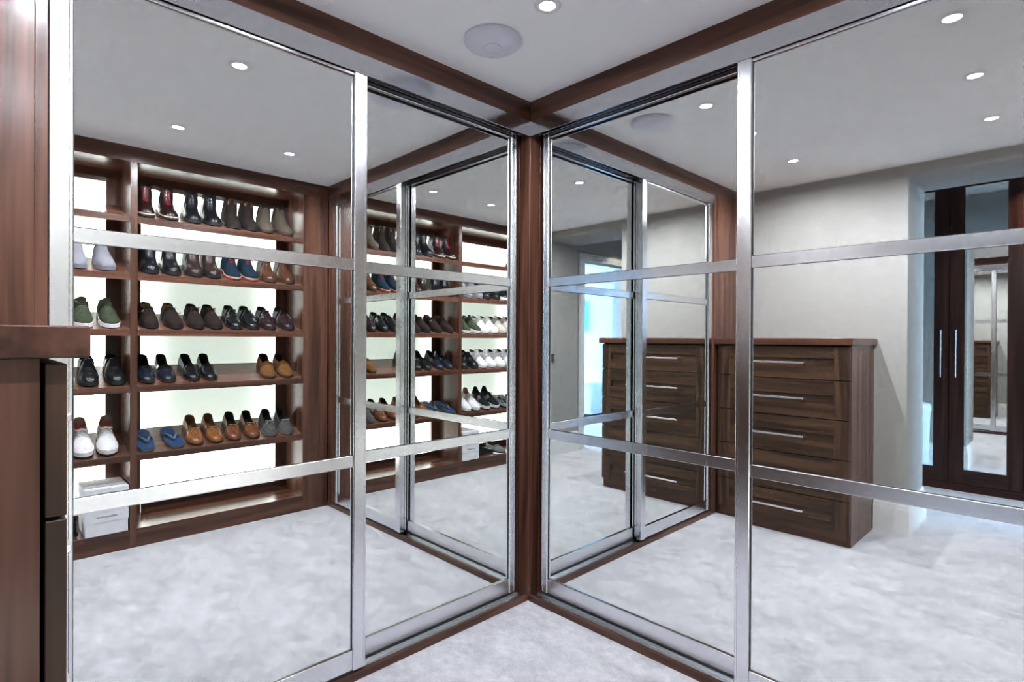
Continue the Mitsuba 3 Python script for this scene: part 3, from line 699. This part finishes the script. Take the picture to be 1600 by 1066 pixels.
    if opt.get('loops'):
        for s_ in (0.012, 0.385) if opt['loops'] == 2 else (0.012,):
            z_ = float(la.collar(min(s_, la.s_open))) - 0.012
            lp = [np.array([s_ * la.L + 0.002, side * 0.0, z_]) + np.array([0.006 * math.sin(t_), 0, 0.017 * (1 - math.cos(t_))]) for t_ in np.linspace(0.2, 2 * math.pi - 0.2, 12)]
            out.append(('pull_loop', tube(lp, 0.0040, 8, flat=0.35), opt.get('loopm', 'elastic'), 60))
    if opt.get('tongue'):
        P_ = []
        for i in range(5):
            t_ = i / 4
            for q_ in np.linspace(-1, 1, 7):
                P_.append([la.L * (la.s_open + 0.03 - 0.06 * t_), side * (q_ * 0.019 + float(la.cy(0.36))), float(la.ridge(la.s_open + 0.03)) - 0.008 + 0.026 * t_ - 0.007 * q_ * q_])
        P_ = np.array(P_); Q_ = P_ + np.array([-0.005, 0, 0.001]); F = []
        for i in range(4):
            for j in range(6):
                a_, b_, c__, d__ = i * 7 + j, i * 7 + j + 1, i * 7 + 7 + j, i * 7 + 8 + j
                F += [[a_, b_, c__], [b_, d__, c__], [35 + a_, 35 + c__, 35 + b_], [35 + b_, 35 + c__, 35 + d__]]
        rim = list(range(7)) + [13, 20, 27, 34] + list(range(33, 27, -1)) + [21, 14, 7]
        for a_, b_ in zip(rim, rim[1:] + rim[:1]): F += [[a_, 35 + a_, b_], [b_, 35 + a_, 35 + b_]]
        out.append(('tongue', trimesh.Trimesh(np.vstack([P_, Q_]), np.array(F), process=False), opt['tongue'], 50))
    if opt.get('quarters'):
        out.append(('heel_panel', la.band(side, 0.40, 0.50, 0.70, 0.99, 0.001), opt['quarters'], 40))
    return out

def flipflop(up, sole, side):
    la = Last(L=0.270, ball=0.049, heel=0.037, sole=0.018, toe_pow=4.0, waist=0.039, ridge=[(0, 0.02), (1, 0.02)], collar=[(0, 0.02), (0.45, 0.02)])
    base = la.make_sole(side, margin=0.0, top=0.019, spring=0.003)
    foot = la.make_sole(side, margin=-0.002, top=0.0205, spring=0.003)
    foot.vertices[:, 2] = np.maximum(foot.vertices[:, 2], 0.0188)
    out = [('sole', base, sole, 35), ('footbed', foot, up, 35)]
    post = np.array([0.74 * la.L, side * -0.004, 0.019])
    for sg in (1, -1):
        end = np.array([0.34 * la.L, side * sg * 0.037, 0.022])
        mid = (post + end) / 2 + np.array([0, side * sg * 0.007, 0.030])
        t_ = np.linspace(0, 1, 10)[:, None]
        pts = (1 - t_) ** 2 * (post + [0, 0, 0.016]) + 2 * t_ * (1 - t_) * mid + t_ ** 2 * end
        out.append(('strap', tube(pts, 0.0068, 8, flat=0.35), opt_strap.get(up, up), 60))
    out.append(('toe_post', tube([post, post + [0, 0, 0.017]], 0.0034, 8), opt_strap.get(up, up), 60))
    return out
opt_strap = {'blue_rubber': 'steel_blue_rubber', 'grey_rubber': 'steel_blue_rubber'}

_parts = {}
def place_pair(ys, z, kind, up, sole, lin, what, where, x0=0.014, yaw=(0, 0), name='shoe', **opt):
    """A pair of shoes on a shelf, toes to the room. ys: the two toes' y. where: how the label singles out the pair."""
    yl, yr = min(ys), max(ys)      # facing -x, a left foot stands at smaller y
    for side, y in ((1, yl), (-1, yr)):
        key = (kind, up, sole, lin, side, repr(sorted(opt.items())))
        if key not in _parts:
            _parts[key] = [(n_, m_, mikit.ply(m_, b_, smooth=sm_)) for n_, m_, b_, sm_ in shoe_parts(kind, up, sole, lin, side, opt)]
        Lx = max(float(m_.vertices[:, 0].max()) for _, m_, _ in _parts[key])
        near = (y == yr) if yr < -1.22 else (y == yl)
        t_ = thing(name, what + (' ' + where if where else '') + (', nearer the divider' if near else ', farther from the divider'), 'boot' if 'boot' in name else ('flip-flop' if kind == 'flipflop' else 'shoe'))
        a_ = 180 + yaw[0 if side > 0 else 1]
        M = T().translate([D + 0.001, y, z + 0.0008]).rotate([0, 1, 0], -math.degrees(TILT)).translate([x0 + Lx, 0, 0]).rotate([0, 0, 1], a_)
        for n_, m_, d_ in _parts[key]:
            scene[uniq(f'{t_}__{n_}')] = {**d_, 'to_world': M}

Z5, Z4, Z3, Z2, Z1 = ZS        # fifth row is the lowest shelf
# wide bay, top shelf
place_pair((-1.150, -1.030), Z1, 'boot', 'oxblood_leather', 'black_rubber', 'dark_liner', 'oxblood leather boot with red laces', 'on the top shelf', name='ankle_boot', lace='red_lace', lr=0.0024, bow=False, welt='cream_welt', x0=0.008)
place_pair((-0.890, -0.776), Z1, 'boot', 'black_leather', 'black_rubber', 'dark_liner', 'plain black leather lace-up boot', 'on the top shelf', name='ankle_boot', lace='black_lace', loops=1, cap=1, x0=0.012)
place_pair((-0.645, -0.537), Z1, 'chelsea', 'brown_black_suede', 'black_rubber', 'tan_liner', 'very dark suede chelsea boot', 'on the top shelf', name='chelsea_boot', gore=1, loops=2, x0=0.010)
place_pair((-0.412, -0.308), Z1, 'chelsea', 'taupe_suede', 'brown_rubber', 'dark_liner', 'taupe suede chelsea boot', 'on the top shelf', name='chelsea_boot', gore=1, loops=2, x0=0.010, yaw=(4, -4))
# wide bay, second shelf
place_pair((-1.128, -1.014), Z2, 'boot', 'black_leather', 'black_rubber', 'dark_liner', 'black leather brogue boot', 'on the second shelf', name='ankle_boot', lace='black_lace', cap=1, x0=0.006)
place_pair((-0.882, -0.780), Z2, 'boot', 'dark_brown_leather', 'black_rubber', 'dark_liner', 'creased dark brown leather lace-up boot', 'on the second shelf', name='ankle_boot', lace='brown_lace', x0=0.008)
place_pair((-0.645, -0.537), Z2, 'chukka', 'navy_nubuck', 'red_rubber', 'dark_liner', 'navy blue chukka boot with red laces and red sole', '', name='chukka_boot', lace='red_lace', lr=0.0028, welt='cream_welt', x0=0.004)
place_pair((-0.406, -0.285), Z2, 'chukka', 'chestnut_leather', 'brown_rubber', 'tan_liner', 'chestnut brown leather chukka boot', 'by the end panel', name='chukka_boot', lace='brown_lace', cap=1, x0=0.004)
# wide bay, third shelf
place_pair((-1.128, -1.000), Z3, 'derby', 'brown_suede', 'black_rubber', 'tan_liner', 'dark brown suede monk shoe with one buckle', '', name='monk_shoe', monk=1, x0=0.006)
place_pair((-0.867, -0.765), Z3, 'derby', 'brown_suede', 'black_rubber', 'dark_liner', 'dark brown suede lace-up shoe', 'on the third shelf', name='derby_shoe', lace='brown_lace', x0=0.010)
place_pair((-0.632, -0.528), Z3, 'derby', 'black_leather', 'black_rubber', 'dark_liner', 'polished black double-buckle monk shoe', '', name='monk_shoe', monk=2, cap=1, x0=0.012)
place_pair((-0.406, -0.282), Z3, 'derby', 'burgundy_leather', 'black_rubber', 'dark_liner', 'dark burgundy leather double-buckle monk shoe', '', name='monk_shoe', monk=2, x0=0.012)
# wide bay, fourth shelf
place_pair((-1.142, -1.036), Z4, 'slipper', 'ink_leather', 'brown_rubber', 'dark_liner', 'blue-black woven leather loafer with a tie', '', name='woven_loafer', weave=1, lace='black_lace', x0=0.020)
place_pair((-0.901, -0.784), Z4, 'slipper', 'black_leather', 'brown_rubber', 'dark_liner', 'plain black woven slip-on', 'beside the empty gap', name='woven_loafer', weave=1, x0=0.022, yaw=(-3, 2))
place_pair((-0.388, -0.275), Z4, 'loafer', 'tan_suede', 'brown_rubber', 'dark_liner', 'tan suede penny loafer', 'on the fourth shelf', name='penny_loafer', strap='tan_suede', apron='tan_suede', x0=0.012, yaw=(5, 4))
# wide bay, lowest shelf
place_pair((-1.140, -1.003), Z5, 'flipflop', 'blue_rubber', 'steel_blue_rubber', 'dark_liner', 'blue rubber flip-flop', 'on the lowest shelf', name='flip_flop', x0=0.010, yaw=(2, -3))
place_pair((-0.871, -0.757), Z5, 'slipper', 'tan_leather', 'brown_rubber', 'tan_liner', 'orange-tan woven leather loafer with ties', 'beside blue flip-flops', name='woven_loafer', weave=1, lace='tan_lace', x0=0.016)
place_pair((-0.622, -0.505), Z5, 'slipper', 'cognac_leather', 'brown_rubber', 'dark_liner', 'cognac brown woven shoe with ties', 'beside grey loafers', name='woven_loafer', weave=1, lace='tan_lace', x0=0.016, yaw=(4, 4))
place_pair((-0.372, -0.262), Z5, 'slipper', 'grey_suede', 'grey_rubber', 'dark_liner', 'grey suede tie loafer', 'on the lowest shelf', name='suede_loafer', lace='grey_lace', apron='grey_suede', x0=0.014, yaw=(6, 6))
# narrow bay by the opening
place_pair((-1.485, -1.357), Z2, 'sneaker', 'grey_leather', 'grey_leather', 'pale_liner', 'plain grey leather sneaker', 'on the second shelf', name='sneaker', lace='grey_lace', bow=False, tongue='grey_leather', x0=0.008)
place_pair((-1.715, -1.595), Z2, 'sneaker', 'black_leather', 'black_rubber', 'dark_liner', 'black sneaker with white laces', 'beside plain grey sneakers', name='sneaker', lace='white_lace', bow=False, x0=0.010)
place_pair((-1.960, -1.845), Z2, 'sneaker', 'black_leather', 'white_rubber', 'dark_liner', 'black sneaker with a white sole', '', name='sneaker', lace='black_lace', bow=False, x0=0.012)
place_pair((-1.458, -1.335), Z3, 'sneaker', 'olive_suede', 'white_rubber', 'pale_liner', 'olive green suede sneaker with a white sole', '', name='sneaker', lace='olive_lace', bow=False, tongue='olive_suede', x0=0.006)
place_pair((-1.690, -1.575), Z3, 'sneaker', 'white_leather', 'white_rubber', 'pale_liner', 'plain white sneaker', 'beside the olive green pair', name='sneaker', lace='white_lace', bow=False, tongue='white_leather', x0=0.010)
place_pair((-1.925, -1.810), Z3, 'sneaker', 'stone_canvas', 'stone_canvas', 'dark_liner', 'stone beige canvas sneaker', 'on the third shelf', name='sneaker', lace='grey_lace', bow=False, tongue='stone_canvas', x0=0.010)
place_pair((-2.145, -2.040), Z3, 'sneaker', 'black_knit', 'black_rubber', 'dark_liner', 'dark knit sneaker', 'beside the stone beige pair', name='sneaker', lace='black_lace', bow=False, x0=0.010)
place_pair((-1.430, -1.305), Z4, 'sneaker', 'black_leather', 'black_rubber', 'dark_liner', 'all-black leather sneaker', 'on the fourth shelf', name='sneaker', lace='black_lace', bow=False, cap=1, x0=0.008)
place_pair((-1.670, -1.550), Z4, 'sneaker', 'white_leather', 'white_rubber', 'pale_liner', 'white leather sneaker', 'beside the all-black pair', name='sneaker', lace='white_lace', bow=False, tongue='white_leather', x0=0.012)
place_pair((-1.925, -1.800), Z4, 'sneaker', 'white_knit', 'white_rubber', 'dark_liner', 'white knit sneaker', 'with a dark lining', name='sneaker', lace='grey_lace', bow=False, tongue='white_knit', x0=0.012)
place_pair((-2.150, -2.040), Z4, 'sneaker', 'stone_knit', 'white_rubber', 'pale_liner', 'grey knit sneaker', 'on the fourth shelf', name='sneaker', lace='white_lace', bow=False, x0=0.012)
place_pair((-1.462, -1.330), Z5, 'runner', 'white_knit', 'white_rubber', 'orange_liner', 'white running shoe with an orange lining', '', name='running_shoe', rear='stone_knit', lace='white_lace', x0=0.008, yaw=(-2, 4))
place_pair((-1.712, -1.595), Z5, 'runner', 'black_knit', 'white_rubber', 'dark_liner', 'black running shoe with white side stripes', '', name='running_shoe', rear='black_knit', lace='black_lace', stripes=1, x0=0.010)
place_pair((-1.965, -1.840), Z5, 'flipflop', 'grey_rubber', 'black_rubber', 'dark_liner', 'grey rubber flip-flop', 'beside black running shoes', name='flip_flop', x0=0.010)

# shoe boxes on the plinth
def shoe_box(z0, z1, x0, yo, label):
    k = thing('shoe_box', label, 'box', None)
    xa, xb, ya, yb = D + x0, D + x0 + 0.275, -1.459 + yo, -1.249 + yo
    zl = z1 - 0.058
    put(k, 'base', cbox(xa + 0.003, xb - 0.003, ya + 0.003, yb - 0.003, z0, zl + 0.02), 'box_card')
    put(k, 'lid', cbox(xa, xb, ya, yb, zl, z1, 0.0015), 'box_card')
    tm = meshkit.text_mesh('ANEIDAZ PTNB', 0.0098, 0.0004, True)
    v = tm.vertices.copy(); w = v[:, 0].max()
    ym = (ya + yb) / 2
    tm.vertices = np.stack([xa - v[:, 2] - 0.00005, ym + w / 2 - v[:, 0], zl + 0.024 + v[:, 1]], 1)
    tm.faces = tm.faces
    put(k, 'lettering', tm, 'box_print')
shoe_box(ZP + 0.0005, 0.246, -0.008, 0.0, 'white lidded shoe box, lower one of the stack on the plinth')
shoe_box(0.2465, 0.383, -0.012, 0.0005, 'white lidded shoe box, upper one of the stack on the plinth')

# odds and ends on the plinth behind the boxes
pp = thing('paper_sheet', 'white sheet of paper lying on the plinth beside the shoe boxes', 'paper')
put(pp, 'sheet', cbox(D + 0.004, D + 0.24, -1.90, -1.72, ZP + 0.0004, ZP + 0.0014, 0.0002), 'box_card')
def single(name, label, kind, up, sole, x, y, z, yaw, **opt):
    t_ = thing(name, label, 'shoe')
    for n_, m_, b_, sm_ in shoe_parts(kind, up, sole, 'dark_liner', 1, opt):
        scene[uniq(f'{t_}__{n_}')] = {**mikit.ply(m_, b_, smooth=sm_), 'to_world': T().translate([x, y, z]).rotate([0, 0, 1], yaw)}
single('slip_on', 'black slip-on standing sideways on the plinth next to the shoe boxes', 'slipper', 'black_leather', 'black_rubber', D + 0.13, -1.475, ZP + 0.0006, -90, weave=1)
single('slip_on', 'grey-green slip-on standing on the paper sheet on the plinth', 'slipper', 'grey_rubber', 'black_rubber', D + 0.285, -1.82, ZP + 0.002, 176)
